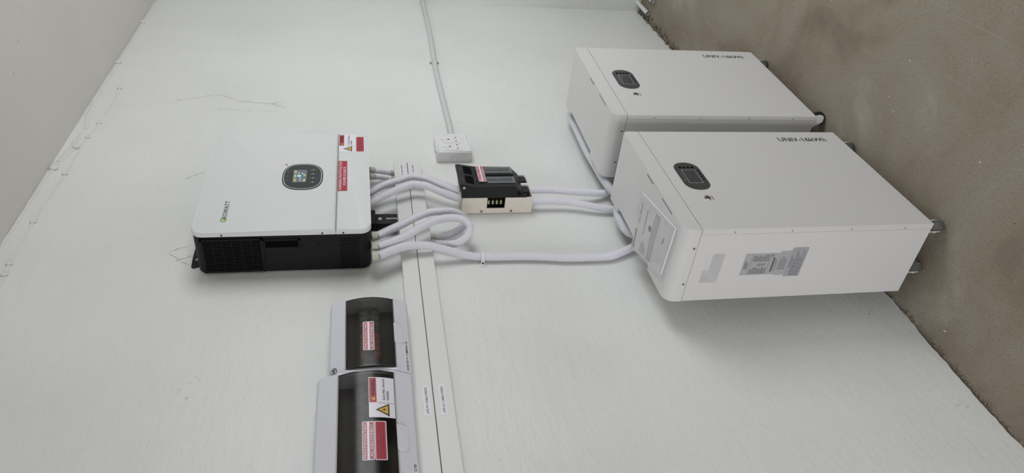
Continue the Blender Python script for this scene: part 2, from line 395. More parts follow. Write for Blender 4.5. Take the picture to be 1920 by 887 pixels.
# ragged mortar crumbs in the wall/floor junction
bm = NB(); r = random.Random(5)
for i in range(520):
    x = r.uniform(0.0, 2.85); far = x > 1.7; s = r.uniform(0.0012, 0.004)*(1.8 if far else 1)
    bmesh.ops.create_icosphere(bm, subdivisions=1, radius=s, matrix=Matrix.Translation((x, -r.random()**2*(0.03 if far else 0.012), s*0.3+(r.random()*0.012 if far else 0.0)))@Matrix.Rotation(r.random()*6, 4, 'Z')@Matrix.Diagonal((1.5, 1, .7, 1)))
obj('mortar_crumbs', bm, MORTAR, wall, kind='stuff')
bm = NB()
for i in range(80):
    x = r.uniform(0.2, 2.6); y = -r.uniform(0.03, 1.1); s = r.uniform(0.0008, 0.0028)
    bmesh.ops.create_icosphere(bm, subdivisions=1, radius=s, matrix=Matrix.Translation((x, y, s*.3))@Matrix.Rotation(r.random()*6, 4, 'Z')@Matrix.Diagonal((1.7, .8, .5, 1)))
obj('plaster_chips', bm, CHALK, fl, kind='stuff')

# painted-over cables and plaster ridges below the ceiling
def ridge(name, P, rad, rough=0.35, seed=1, flat=0.55):
    rr = random.Random(seed); pts = catmull([(x, -0.001, z) for x, z in P], 0.012)
    pts = [p+Vector((0, 0, rr.uniform(-.0015, .0015))) for p in pts]; rs = [rad*(1+rr.uniform(-rough, rough)) for _ in pts]
    b = tube(NB(), pts, lambda i: rs[i], 8)
    for v in b.verts: v.co.y *= flat
    return b
t = thing('painted_cable', 'long painted-over cable along the ceiling corner above the inverter', 'cable', (1.9, 0, 2.24))
obj('sheath', ridge('a', [(2.85, 2.243), (2.77, 2.2425), (2.48, 2.241), (2.19, 2.238), (2.067, 2.238), (1.90, 2.236), (1.766, 2.232), (1.70, 2.226), (1.646, 2.2196), (1.60, 2.212)], 0.0045, .3, 1), PLASTER, t, True)
for x, z in [(2.50, 2.241), (2.10, 2.238)]:
    b = NB(); bmesh.ops.create_icosphere(b, subdivisions=2, radius=.009, matrix=Matrix.Translation((x, -.004, z))@Matrix.Diagonal((.7, .6, 1.5, 1))); obj('cable_clip', b, PLASTER, t, True)
t = thing('painted_cable', 'painted-over cable rising to the ceiling at its left end, above the black-sided inverter', 'cable', (1.3, 0, 2.22))
obj('sheath', ridge('b', [(1.50, 2.2125), (1.45, 2.218), (1.376, 2.234), (1.28, 2.240), (1.19, 2.241), (1.017, 2.2415), (.8, 2.2415)], 0.0045, .35, 2), PLASTER, t, True)
for x, z in [(1.37, 2.233), (1.49, 2.208)]:
    b = NB(); bmesh.ops.create_icosphere(b, subdivisions=2, radius=.010, matrix=Matrix.Translation((x, -.004, z))@Matrix.Diagonal((1.0, .6, 1.2, 1))); obj('cable_clip', b, PLASTER, t, True)
t = thing('painted_cable', 'painted-over cable with clips a hand below the ceiling, ending in a bare stub', 'cable', (1.4, 0, 2.19))
obj('sheath', ridge('c', [(1.897, 2.184), (1.82, 2.180), (1.737, 2.179), (1.66, 2.1835), (1.611, 2.1865), (1.5377, 2.197), (1.44, 2.196), (1.338, 2.1955), (1.22, 2.201), (1.1106, 2.2034), (1.02, 2.202), (.9419, 2.2016), (.8984, 2.1975), (.7, 2.197)], 0.0036, .4, 3), PLASTER, t, True)
for x, z in [(1.89, 2.184), (1.64, 2.185), (1.55, 2.194), (1.34, 2.196), (1.11, 2.2034), (.94, 2.2016), (.90, 2.198)]:
    b = NB(); bmesh.ops.create_icosphere(b, subdivisions=2, radius=.0062, matrix=Matrix.Translation((x, -.003, z))@Matrix.Diagonal((.8, .6, 1.4, 1))); obj('cable_clip', b, PLASTER, t, True)
obj('plaster_fillet', ridge('d', [(1.78, 2.236), (1.66, 2.226), (1.60, 2.216), (1.5, 2.222), (1.40, 2.236)], 0.007, .5, 4, .35), PLASTER, wall, True)
# hairline cracks in the wall paint
def crack(P, wd, seed):
    rr = random.Random(seed); b = NB(); pts = []
    for (a, c) in zip(P, P[1:]):
        L = math.dist(a, c); n = max(2, int(L/0.006))
        for k in range(n): pts.append((a[0]+(c[0]-a[0])*k/n+rr.uniform(-.0016, .0016), a[1]+(c[1]-a[1])*k/n+rr.uniform(-.0016, .0016)))
    pts.append(P[-1]); prev = None
    for i in range(len(pts)):
        a = Vector(pts[max(0, i-1)]); c = Vector(pts[min(len(pts)-1, i+1)]); d = (c-a).normalized(); nn = Vector((-d.y, d.x))*wd*rr.uniform(.15, 1)
        p = Vector(pts[i]); cur = (b.verts.new((p.x+nn.x, -.0006, p.y+nn.y)), b.verts.new((p.x-nn.x, -.0006, p.y-nn.y)))
        if prev: b.faces.new((prev[0], cur[0], cur[1], prev[1]))
        prev = cur
    return b
obj('crack', crack([(1.812, 1.99), (1.8124, 1.9583), (1.8512, 1.8791), (1.85, 1.85), (1.8048, 1.7868), (1.7872, 1.6809), (1.7603, 1.6353)], .0008, 1), CRACK, wall)
obj('crack', crack([(1.7872, 1.6809), (1.7997, 1.6645), (1.8004, 1.6381)], .0007, 2), CRACK, wall)
obj('crack', crack([(1.7558, 2.17), (1.7724, 2.1397), (1.7749, 2.0345), (1.8124, 1.9583)], .0005, 3), PLASTER, wall)
obj('crack', crack([(1.7437, 1.8637), (1.7387, 1.7282), (1.7289, 1.633)], .0004, 4), CRACK, wall)
obj('crack', crack([(.9661, 1.8582), (.9804, 1.8423), (.9922, 1.8131)], .0006, 5), CRACK, wall)
obj('crack', crack([(.9661, 1.8582), (.9433, 1.8295), (.9330, 1.8338), (.9525, 1.8002)], .0006, 6), CRACK, wall)
obj('crack', crack([(.9330, 1.8338), (.925, 1.812), (.918, 1.80)], .0006, 7), CRACK, wall)
obj('crack', crack([(1.3128, 1.8765), (1.3324, 1.8511), (1.3497, 1.8335)], .0007, 8), CRACK, wall)

# ================================================================== INVERTER
IX0, IX1, IZ0, IZ1, IY, IYM = 0.8769, 1.3597, 1.3627, 1.7753, -0.1238, -0.1121
inv = thing('solar_inverter', 'white-fronted wall inverter with black sides and a small round display', 'inverter', (1.118, 0, 1.3627))
def shell_bm(x0, z0, x1, z1, r, corners, ya, yb, bev):
    b = plate_xz(NB(), rrect(x0, z0, x1, z1, r, 8, corners), yb, ya)
    ed = [e for e in b.edges if abs(e.verts[0].co.y-yb) < 1e-6 and abs(e.verts[1].co.y-yb) < 1e-6]
    bmesh.ops.bevel(b, geom=ed, offset=bev, segments=4, affect='EDGES', profile=0.5); return b
SE = 1.4468
obj('front_cover', shell_bm(IX0, SE+.0004, IX1, IZ1, .026, (0, 1, 1, 0), IYM, IY, .006), INVW, inv, True)
obj('terminal_cover', shell_bm(IX0, IZ0, IX1, SE-.0004, .026, (1, 0, 0, 1), IYM, IY, .006), INVW, inv, True)
obj('cover_seam', B((IX0+.003, IY+.006, SE-.0005), (IX1-.003, IYM, SE+.0005)), GAP, inv)
obj('housing', plate_xz(NB(), rrect(IX0+.0012, IZ0+.0012, IX1-.0012, IZ1-.0012, .026, 8), IYM, -.004), INVB, inv, True)
obj('mounting_bracket', plate_xz(NB(), [(.925, 1.74), (1.33, 1.74), (1.33, 1.788), (1.30, 1.796), (.94, 1.796), (.905, 1.794), (.902, 1.788)], -.0035, 0), INVB, inv)
b = NB(); cyl(b, (.93, -.0036, 1.783), (.93, -.006, 1.783), .005, 12); obj('bracket_bolt', b, SCREW, inv)
# side grille (left side), slats run top to bottom
sx = IX0+.0012
g = obj('vent_grille', B((sx-.0006, -.106, 1.616), (sx+.002, -.006, 1.757)), BLACKD, inv)
b = NB(); e = sx-.004
for lo, hi in (((-.106, 1.616), (-.006, 1.622)), ((-.106, 1.751), (-.006, 1.757)), ((-.106, 1.616), (-.101, 1.757)), ((-.010, 1.616), (-.006, 1.757))):
    box(b, (e, lo[0], lo[1]), (sx+.001, hi[0], hi[1]), .0006)
obj('grille_frame', b, INVB, g)
sl = None
for k in range(16):
    y = -.098+k*.0057
    if sl is None: sl = obj('slat', B((e+.0008, y, 1.622), (sx, y+.0022, 1.751)), INVB, g)
    else:
        c = sl.copy(); COL.objects.link(c); c.location.y += k*.0057; c.parent = g
b = NB()
for k in range(5): z = 1.643+k*.0215; box(b, (e+.0004, -.101, z), (sx, -.010, z+.0012))
obj('grille_crossbars', b, INVB, g)
hd = obj('hand_grip', B((sx-.0006, -.100, 1.534), (sx+.002, -.064, 1.614)), BLACKD, inv)
b = NB()
for lo, hi in (((-.102, 1.530), (-.064, 1.536)), ((-.102, 1.611), (-.064, 1.617)), ((-.102, 1.530), (-.097, 1.617)), ((-.078, 1.536), (-.064, 1.611))): box(b, (sx-.0025, lo[0], lo[1]), (sx+.001, hi[0], hi[1]), .0006)
obj('grip_rim', b, INVB, hd)
b = NB()
for i in range(7):
    for j in range(14):
        y = -.098+j*.0068; z = 1.394+i*.0066+(0.0033 if j % 2 else 0)
        cyl(b, (sx-.0005, y, z), (sx+.001, y, z), .0021, 6)
obj('vent_holes', b, BLACKD, inv, kind='stuff')
b = NB(); cyl(b, (sx-.0006, -.085, 1.487), (sx+.001, -.085, 1.487), .002, 8); obj('plug', b, BLACKD, inv)
for z in (1.706, 1.478, 1.429):
    b = NB(); cyl(b, (IX0-.0008, -.1162, z), (IX0+.001, -.1162, z), .0024, 10); obj('screw', b, SCREWD, inv)
# display
cx, cz = 1.1195, 1.5352
fm = lambda y: frontmap(y)
dp = obj('display_panel', plate_xz(NB(), superell(cx, cz, .0600, .0490, 2.7), IY-.0012, IY+.001), RING, inv)
obj('display_face', plate_xz(NB(), superell(cx, cz, .0575, .0468, 2.7), IY-.0018, IY), PANEL, dp)
b = plate_xz(NB(), superell(cx, cz, .0640, .0520, 2.7), IY-.0004, IY+.001); obj('display_recess', b, PANEL, dp)
b = NB(); fill(b, [(1.0893, 1.5255), (1.150, 1.5255), (1.150, 1.5595), (1.0893, 1.5595)], fm(IY-.0021)); obj('screen', b, LCD, dp)
Ys = IY-.0024
b = NB(); text_bm(b, '229', 1.092, 1.5515, 1.105, 1.5575, fm(Ys)); text_bm(b, '500', 1.112, 1.5515, 1.126, 1.5575, fm(Ys)); text_bm(b, '525', 1.133, 1.5515, 1.147, 1.5575, fm(Ys))
text_bm(b, '86', 1.094, 1.528, 1.105, 1.534, fm(Ys)); text_bm(b, '24', 1.118, 1.528, 1.128, 1.534, fm(Ys)); obj('screen_digits_yellow', b, LCY, dp, kind='stuff')
b = NB(); fill(b, [(1.116, 1.540), (1.124, 1.540), (1.124, 1.549), (1.116, 1.549)], fm(Ys)); fill(b, [(1.108, 1.540), (1.112, 1.540), (1.112, 1.5425), (1.108, 1.5425)], fm(Ys)); obj('screen_digits_cyan', b, LCC, dp, kind='stuff')
b = NB(); fill(b, [(1.129, 1.535), (1.133, 1.535), (1.133, 1.538), (1.129, 1.538)], fm(Ys)); fill(b, [(1.096, 1.541), (1.106, 1.541), (1.106, 1.542), (1.096, 1.542)], fm(Ys)); fill(b, [(1.128, 1.545), (1.138, 1.545), (1.138, 1.546), (1.128, 1.546)], fm(Ys)); obj('screen_digits_white', b, LCW, dp, kind='stuff')
for k, x in enumerate((1.0875, 1.1075, 1.128, 1.148)):
    b = NB(); plate_xz(b, superell(x, 1.5085, .0042, .0036, 2), IY-.0030, IY-.001); obj('button', b, BTN, dp)
b = NB()
for x in (1.0875, 1.1075, 1.128, 1.148):
    fill(b, [(x-.003, 1.5135), (x+.003, 1.5135), (x+.003, 1.5153), (x-.003, 1.5153)], fm(Ys)); fill(b, [(x-.0016, 1.4995), (x+.0016, 1.4995), (x+.0016, 1.5012), (x-.0016, 1.5012)], fm(Ys))
for x in (1.098, 1.1195, 1.140):
    fill(b, [(x-.0012, 1.567), (x+.0012, 1.567), (x+.0012, 1.5682), (x-.0012, 1.5682)], fm(Ys)); fill(b, [(x-.004, 1.5725), (x+.004, 1.5725), (x+.004, 1.5742), (x-.004, 1.5742)], fm(Ys))
obj('panel_print', b, BTN, dp, kind='stuff')
b = NB(); fill(b, [(1.176, 1.580), (1.1815, 1.5835), (1.181, 1.5765)], fm(IY-.0014)); obj('red_sticker', b, RED, inv)
# logo: green G, charcoal rest
lg = obj('logo_initial', text_bm(NB(), 'G', .9200, 1.7005, .9335, 1.7150, fm(IY-.0004), .03), GREEN, inv, label='green letter G')
obj('logo_lettering', text_bm(NB(), 'ROWATT', .9345, 1.7012, 1.0095, 1.7125, fm(IY-.0004), .005), LOGOK, inv)
nf = Vector((0, -1, 0))
obj('photovoltaic_sticker', fill(NB(), [(1.0485, 1.4208), (1.1987, 1.4217), (1.1987, 1.4450), (1.0485, 1.4450)], fm(IY-.0003)), RED, inv)
b = NB(); text_bm(b, 'WARNING: PHOTOVOLTAIC', 1.052, 1.4355, 1.196, 1.4425, fm(IY-.0005), .005); text_bm(b, 'POWER SOURCE', 1.076, 1.4245, 1.167, 1.4315, fm(IY-.0005), .005); obj('sticker_lettering', b, STW, inv)
warning_sticker(inv, 1.2478, 1.3986, 1.3455, 1.4450, fm(IY), nf)
obj('hazard_sticker', fill(NB(), [(1.2506, 1.3762), (1.3335, 1.3762), (1.3335, 1.3970), (1.2506, 1.3970)], fm(IY-.0003)), RED, inv)
obj('hazard_print', lines_bm(NB(), 1.254, 1.379, 1.330, 1.394, 4, fm(IY-.0005), .35, False, 6), REDD, inv)
# communication stick under the inverter
dg = thing('communication_stick', 'black plug-in wireless stick hanging under the inverter, above the trunking', 'wireless stick', (1.045, -.02, 1.2915))
obj('body', B((1.022, -.036, 1.2915), (1.068, -.010, 1.352), .002, 2), INVB, dg, True)
obj('socket_end', B((1.016, -.042, 1.350), (1.080, -.008, 1.3625), .003, 2), INVB, dg, True)
DT = lambda u, v: Vector((1.045+v, -.0363, 1.348-u))
obj('lettering', text_bm(NB(), 'GROWA', .026, -.0035, .0555, .0035, DT, .01), STW, dg)
obj('code_label', fill(NB(), [(.006, -.005), (.0135, -.005), (.0135, .005), (.006, .005)], DT), STW, dg)
obj('code_print', fill(NB(), [(.008, -.003), (.0118, -.003), (.0118, .003), (.008, .003)], lambda u, v: DT(u, v)+Vector((0, -.0002, 0))), INKG, dg)

# ================================================================== TRUNKING
for (z0, z1, nm, tx, lx) in ((1.2496, 1.2892, 'LIVE PV CABLE INSIDE', 'upper white cable trunking running left from under the inverter, marked PV', 1.2635),
                             (1.2085, 1.2480, 'LIVE AC CABLE INSIDE', 'lower white cable trunking directly beneath the PV one, marked AC', 1.2305)):
    t = thing('cable_trunking', tx, 'trunking', (.5, 0, z0), 'pair of cable trunkings')
    obj('base_channel', B((-1.2, -.020, z0+.0006), (1.3575, 0, z1-.0006)), TRUNK, t)
    obj('lid', B((-1.2, -.025, z0), (1.3575, -.017, z1), .001, 2), TRUNK, t)
    obj('end_cap', B((1.3575, -.0245, z0+.0004), (1.3590, 0, z1-.0004), .0004), TRUNK, t)
    for u0, u1 in ((.380, .461), (1.262, 1.345)):
        vz = lx+(0 if u0 < 1 else .003)
        s = obj('cable_label', fill(NB(), [(u0, vz-.0065), (u1, vz-.0065), (u1, vz+.0065), (u0, vz+.0065)], fm(-.0253)), STW, t)
        obj('lettering', text_bm(NB(), nm, u0+.006, vz-.0028, u1-.006, vz+.0022, fm(-.0255), .004), INK, s)
obj('trunking_gap', B((-1.2, -.022, 1.2480), (1.3575, 0, 1.2496)), INK, wall)

# ================================================================== HOSES
def gland(root, a, b, r=.0115, name='gland'):
    a, b = Vector(a), Vector(b); m = a.lerp(b, .45); bm = NB(); cyl(bm, a, m, r*1.08, 8); cyl(bm, m, b, r, 20)
    return obj(name, bm, GLAND, root)
def hose(label, P, r, m=HOSE, g0=None, g1=None, group='corrugated cable hoses', pitch=.0033):
    t = thing('corrugated_hose', label, 'hose', P[0], group)
    obj('tube', hose_bm(P, r, pitch), m, t, True)
    if g0: gland(t, g0, P[0], r*1.12)
    if g1: gland(t, g1, P[-1], r*1.12)
    return t
hose('right one of two ribbed hoses arching from the inverter to the black isolator',
 [(1.1480, -.05, 1.3665), (1.1743, -.052, 1.3381), (1.1882, -.055, 1.3147), (1.2, -.058, 1.2821), (1.2134, -.06, 1.2528), (1.2133, -.06, 1.2285), (1.2024, -.06, 1.2003), (1.1794, -.058, 1.1657), (1.165, -.055, 1.1380), (1.155, -.048, 1.1120)], .0106)
hose('left one of two ribbed hoses arching from the inverter to the black isolator',
 [(1.0985, -.05, 1.3665), (1.1192, -.052, 1.3396), (1.1389, -.056, 1.309), (1.1565, -.06, 1.2783), (1.1704, -.062, 1.2479), (1.1717, -.062, 1.2314), (1.1628, -.062, 1.2036), (1.1423, -.056, 1.1691), (1.131, -.048, 1.1400), (1.127, -.040, 1.1110)], .0106)
hose('outer hose of the loop, from the right beige gland back into the trunking',
 [(.9360, -.06, 1.3480), (.9609, -.06, 1.3155), (.9804, -.062, 1.2846), (1.0094, -.066, 1.242), (1.0268, -.066, 1.2096), (1.0337, -.064, 1.1776), (1.0376, -.060, 1.1496), (1.0335, -.054, 1.1263), (1.0215, -.046, 1.113), (1.0050, -.034, 1.1190), (.9920, -.022, 1.1464), (.9835, -.016, 1.1785), (.9829, -.014, 1.1960)], .0108, HOSE, (.934, -.06, 1.3625), (.9829, -.014, 1.2085))
hose('inner hose of the loop, from the middle beige gland under the inverter',
 [(.8924, -.06, 1.3470), (.9045, -.062, 1.3177), (.92, -.064, 1.2877), (.9434, -.066, 1.2567), (.969, -.067, 1.2248), (.9898, -.067, 1.1923), (.9987, -.067, 1.1603), (.9969, -.066, 1.1348), (.9857, -.064, 1.1153), (.9662, -.058, 1.1067), (.9463, -.048, 1.1148), (.937, -.036, 1.1324), (.938, -.026, 1.1544), (.9492, -.018, 1.1837), (.957, -.014, 1.1980)], .0108, HOSE, (.8915, -.06, 1.3625), (.957, -.014, 1.2085))
hose('long hose from the leftmost gland down the wall to behind the near battery',
 [(.8609, -.055, 1.3466), (.878, -.055, 1.3187), (.8955, -.053, 1.2889), (.9045, -.050, 1.259), (.907, -.046, 1.2189), (.9039, -.038, 1.1889), (.9028, -.028, 1.1584), (.9006, -.018, 1.1276), (.8987, -.013, 1.0967), (.8946, -.013, 1.0586), (.8926, -.013, .9735), (.8874, -.013, .916), (.8805, -.013, .8587), (.8793, -.013, .7991), (.8809, -.013, .7386), (.8942, -.014, .7037), (.9137, -.014, .6665), (.9338, -.016, .634), (.9642, -.02, .6011)], .0110, HOSE, (.860, -.055, 1.3625))
hose('right one of two hoses running down from the isolator to the batteries',
 [(1.1754, -.035, .9130), (1.1759, -.035, .8742), (1.1754, -.035, .8403), (1.1683, -.033, .7763), (1.1659, -.03, .7258), (1.1738, -.022, .6824), (1.19, -.016, .6431), (1.20, -.016, .601)], .0104)
hose('left one of two hoses running down from the isolator to the batteries',
 [(1.1278, -.03, .9100), (1.127, -.03, .8838), (1.126, -.029, .8344), (1.1201, -.027, .7872), (1.1076, -.025, .7405), (1.0996, -.020, .7029), (1.0953, -.016, .6646), (1.091, -.016, .6165)], .0106)
hose('pale hose leaving the back of the far battery and dropping behind the near one',
 [(1.69, -.040, .640), (1.64, -.043, .6659), (1.5505, -.045, .6701), (1.4496, -.047, .6727), (1.37, -.047, .6737), (1.2976, -.047, .6702), (1.2225, -.045, .6653), (1.15, -.045, .655), (1.08, -.046, .625)], .0125, HOSES, pitch=.0033)
hose('short pale hose looping out of the cut-out behind the near battery',
 [(1.10, -.047, .640), (1.0569, -.048, .6664), (1.0223, -.048, .6776), (.9862, -.048, .6781), (.955, -.046, .6741), (.9374, -.044, .6608), (.9293, -.042, .6302)], .0125, HOSES)
hose('thin short hose from inverter to trunking end, the farther of two', [(1.2824, -.042, 1.348), (1.293, -.031, 1.324), (1.3034, -.020, 1.3011)], .0082, HOSE, (1.2790, -.045, 1.3627), (1.3070, -.014, 1.2892), 'short hoses into the trunking')
hose('thin short hose from inverter to trunking end, the nearer of two', [(1.2481, -.042, 1.3468), (1.257, -.033, 1.324), (1.2649, -.024, 1.302)], .0082, HOSE, (1.2440, -.045, 1.3627), (1.2700, -.016, 1.2892), 'short hoses into the trunking')
# hose saddle clip
t = thing('hose_clip', 'white saddle clip holding the long hose to the wall', 'clip', (.893, 0, 1.081))
bm = NB(); r1, r2 = .0118, .0140; pr = []
for k in range(13): a = math.pi*k/12; pr.append((.8955+r2*math.cos(a), -.013-r2*math.sin(a)))
pr += [(.8955-r2, -.0), (.8955-r1, -.0)]
for k in range(13): a = math.pi*(12-k)/12; pr.append((.8955+r1*math.cos(a), -.013-r1*math.sin(a)))
pr += [(.8955+r1, 0), (.8955+r2, 0)]
prism(bm, pr, lambda u, v: Vector((u, v, 1.0765)), lambda u, v: Vector((u, v, 1.0855))); obj('strap', bm, SOCK, t, True)
obj('foot', B((.8715, -.004, 1.0755), (.8835, 0, 1.0865), .001), SOCK, t)
b = NB(); cyl(b, (.8790, -.0040, 1.081), (.8790, -.0062, 1.081), .0022, 10); obj('screw', b, SCREWD, t)

# ================================================================== BATTERY ISOLATOR
iso = thing('fuse_isolator', 'black fuse isolator on a cream steel box between inverter and batteries', 'isolator', (1.165, 0, .91))
ix0, ix1 = 1.110, 1.222
b = NB()
# cream tray: left side with a window cut in it
yb, yf = -.0015, -.054; z0, z1 = .907, 1.109; wz0, wz1, wy1 = .9865, 1.038, -.0185
for (ya, yc, za, zc_) in ((yf, yb, z0, wz0), (yf, yb, wz1, z1), (wy1, yb, wz0, wz1)): box(b, (ix0, ya, za), (ix0+.0025, yc, zc_))
box(b, (ix0+.0025, yb-.0015, z0), (ix1, yb, z1)); box(b, (ix1-.002, yf, z0), (ix1, yb, z1)); box(b, (ix0+.0025, yf, z0), (ix1, yb, z0+.002)); box(b, (ix0+.0025, yf, z1-.002), (ix1, yb, z1))
obj('steel_box', b, CREAM, iso)
obj('inner_block', B((ix0+.012, yf, .975), (ix1-.004, -.006, 1.05)), BLACKD, iso)
for k in range(4):
    z = .9945+k*.0117; obj('terminal', B((ix0+.006, -.040, z), (ix0+.013, -.028, z+.0052), .0005), BRASS, iso)
for z in (1.0525, .9665):
    b = NB(); cyl(b, (ix0-.0012, -.0085, z), (ix0+.001, -.0085, z), .0038, 14); sc = obj('screw', b, SCREW, iso)
for z in (.917, 1.102):
    obj('slot', B((ix0-.0003, -.050, z-.0006), (ix0+.001, -.030, z+.0006)), CREAM, iso)
# black cover: side profile in (z, y)
prof = [(1.111, -.052), (1.112, -.080), (1.121, -.097), (1.113, -.099), (1.066, -.0885), (.960, -.0885), (.936, -.066), (.927, -.052)]
b = NB(); prism(b, prof, lambda u, v: Vector((ix0+.001, v, u)), lambda u, v: Vector((ix1, v, u)))
bmesh.ops.bevel(b, geom=list(b.edges), offset=.0012, segments=2, affect='EDGES')
cov = obj('cover', b, ISOB, iso, True)
yc = lambda z: -.0885-(.0105*(z-1.066)/.047 if z > 1.066 else 0)
FC = lambda d: (lambda u, v: Vector((u, yc(v)-d, v)))
for u0, u1 in ((1.125, 1.164), (1.174, 1.213)):
    obj('finger_well', fill(NB(), rrect(u0, 1.076, u1, 1.100, .003, 3), FC(.0004)), BLACKD, cov)
    rim = NB(); box(rim, (u0-.002, yc(1.072)-.0016, 1.071), (u1+.002, yc(1.072)+.001, 1.0745), .0004); obj('well_lip', rim, ISOB, cov)
    obj('notch', fill(NB(), [(u0+.016, 1.0640), (u0+.020, 1.0640), (u0+.018, 1.0700)], FC(.0005)), BLACKD, cov)
    obj('moulded_mark', lines_bm(NB(), u0+.010, 1.1045, u0+.026, 1.1105, 3, FC(.0006), .4, True, 3), INKG, cov)
for u0, u1 in ((1.1330, 1.1630), (1.1860, 1.2160)):
    s = obj('fuse_window', plate_xz(NB(), [(u0, .9575), (u1, .9575), (u1, 1.0365), (u0, 1.0365)], -.0905, -.088), ISOG, cov)
    obj('window_inset', plate_xz(NB(), [(u0+.007, .9640), (u1-.007, .9640), (u1-.007, 1.0345), (u0+.007, 1.0345)], -.0911, -.0900), ISOD, s)
    TM = lambda u, v: Vector((u1-.019+v, -.0914, 1.0345-u))
    b = NB(); text_bm(b, 'hk', .024, .000, .040, .0085, TM, .0)
    for q in (.012, .050, .0605): fill(b, superell(q, .004, .0012, .0012, 2, 8), TM)
    obj('embossed_mark', b, ISOG, s)
obj('centre_rib', B((1.1725, -.0895, .955), (1.1765, -.088, 1.05), .0004), BLACKD, cov)
disconnect_sticker(cov, 1.1370, 1.0395, 1.2205, 1.0610, 'BATTERY DC', 'DISCONNECT', frontmap(-.0914), nf)
b = NB(); cyl(b, (ix0+.0012, -.0885, 1.1065), (ix0-.0008, -.0885, 1.1065), .0042, 14); obj('pivot_screw', b, CHROME, cov)
b = NB(); cyl(b, (ix0+.004, -.066, .947), (ix0-.002, -.066, .947), .0055, 14); obj('hinge_barrel', b, ISOB, cov)
b = NB(); cyl(b, (ix0-.0008, -.066, .947), (ix0-.0024, -.066, .947), .0036, 12); obj('hinge_hole', b, BLACKD, cov)
obj('hinge_arm', B((ix0, -.062, .925), (ix0+.010, -.052, .972), .001), ISOB, cov)
for u0 in (1.126, 1.180):
    tt = obj('terminal_shroud', B((u0, -.062, .914), (u0+.030, -.046, .938), .002), ISOB, iso)
for u0 in (1.160, 1.213):
    obj('clear_divider', B((u0, -.066, .913), (u0+.008, -.044, .934), .001), SOCK, iso)

# ================================================================== SOCKET AND CONDUIT
so = thing('double_socket', 'white twin wall socket in a surface box beside the isolator', 'socket', (1.452, 0, 1.10))
sx0, sx1, sz0, sz1, sy = 1.3935, 1.5120, 1.0440, 1.1550, -.037
obj('back_box', B((sx0, -.026, sz0+.001), (sx1, 0, sz1-.001), .0015, 2), SOCK, so, True)
obj('knockout', (lambda b: (cyl(b, (sx0-.0003, -.013, 1.099), (sx0+.001, -.013, 1.099), .0105, 28), b)[1])(NB()), GAP, so)
obj('knockout_disc', (lambda b: (cyl(b, (sx0-.0006, -.013, 1.099), (sx0+.001, -.013, 1.099), .0098, 28), b)[1])(NB()), SOCK, so)
b = plate_xz(NB(), rrect(sx0, sz0, sx1, sz1, .006, 5), sy, -.026)
ed = [e_ for e_ in b.edges if abs(e_.verts[0].co.y-sy) < 1e-6 and abs(e_.verts[1].co.y-sy) < 1e-6]
bmesh.ops.bevel(b, geom=ed, offset=.008, segments=4, affect='EDGES', profile=.5)
fp = obj('face_plate', b, SOCK, so, True)
obj('plate_gap', B((sx0+.0012, -.0270, sz0+.0012), (sx1-.0012, -.0255, sz1-.0012)), GAP, so)
for xm in (1.428, 1.474):
    m = obj('socket_outlet', plate_xz(NB(), rrect(xm-.0215, 1.0705, xm+.0215, 1.1290, .002, 3), sy-.0012, sy+.001), SOCK, fp)
    b = NB()
    for (u, v, a, c) in ((xm, 1.1100, .0038, .0038), (xm-.0105, 1.0865, .0030, .0030), (xm+.0105, 1.0865, .0030, .0030)): fill(b, superell(u, v, a, c, 2.2, 14), fm(sy-.0014))
    obj('pin_hole', b, mat('pin_hole_grey', (96, 96, 98), .6), m)
    obj('rocker_switch', plate_xz(NB(), rrect(xm-.007, 1.1150, xm+.007, 1.1275, .001, 2), sy-.0024, sy-.001), SOCK, m)
    b = NB(); fill(b, [(xm-.004, 1.1305), (xm+.002, 1.1305), (xm+.002, 1.1322), (xm-.004, 1.1322)], fm(sy-.0003)); obj('indicator', b, INKG, fp)
b = NB()
for z in (1.1548,):
    for x in (1.410, 1.418): box(b, (x, -.030, z), (x+.003, -.022, z+.0004))
obj('top_slots', b, GAP, so, kind='stuff')
cd = thing('wall_conduit', 'pale grey conduit running right from the white socket to the far wall', 'conduit', (2.2, 0, 1.09))
b = NB(); P = catmull([(1.5115, -.0135, 1.0905), (1.7, -.0125, 1.092), (2.0248, -.012, 1.096), (2.25, -.012, 1.092), (2.4614, -.012, 1.088), (2.8565, -.012, 1.0885)], .03)
obj('pipe', tube(b, P, lambda i: .0095, 20), CONDUIT, cd, True)
b = NB(); cyl(b, (2.83, -.012, 1.0885), (2.857, -.012, 1.0885), .0118, 20); obj('coupler', b, CONDUIT, cd, True)
b = NB(); cyl(b, (2.146, -.012, 1.0945), (2.156, -.012, 1.0945), .0108, 20); cl = obj('saddle', b, CONDUIT, cd, True)
obj('saddle_feet', B((2.146, -.0035, 1.0765), (2.156, 0, 1.1125), .001), CONDUIT, cl)
for z in (1.0800, 1.1095):
    b = NB(); cyl(b, (2.151, -.0035, z), (2.151, -.006, z), .0032, 12); obj('screw', b, SCREWD, cl)
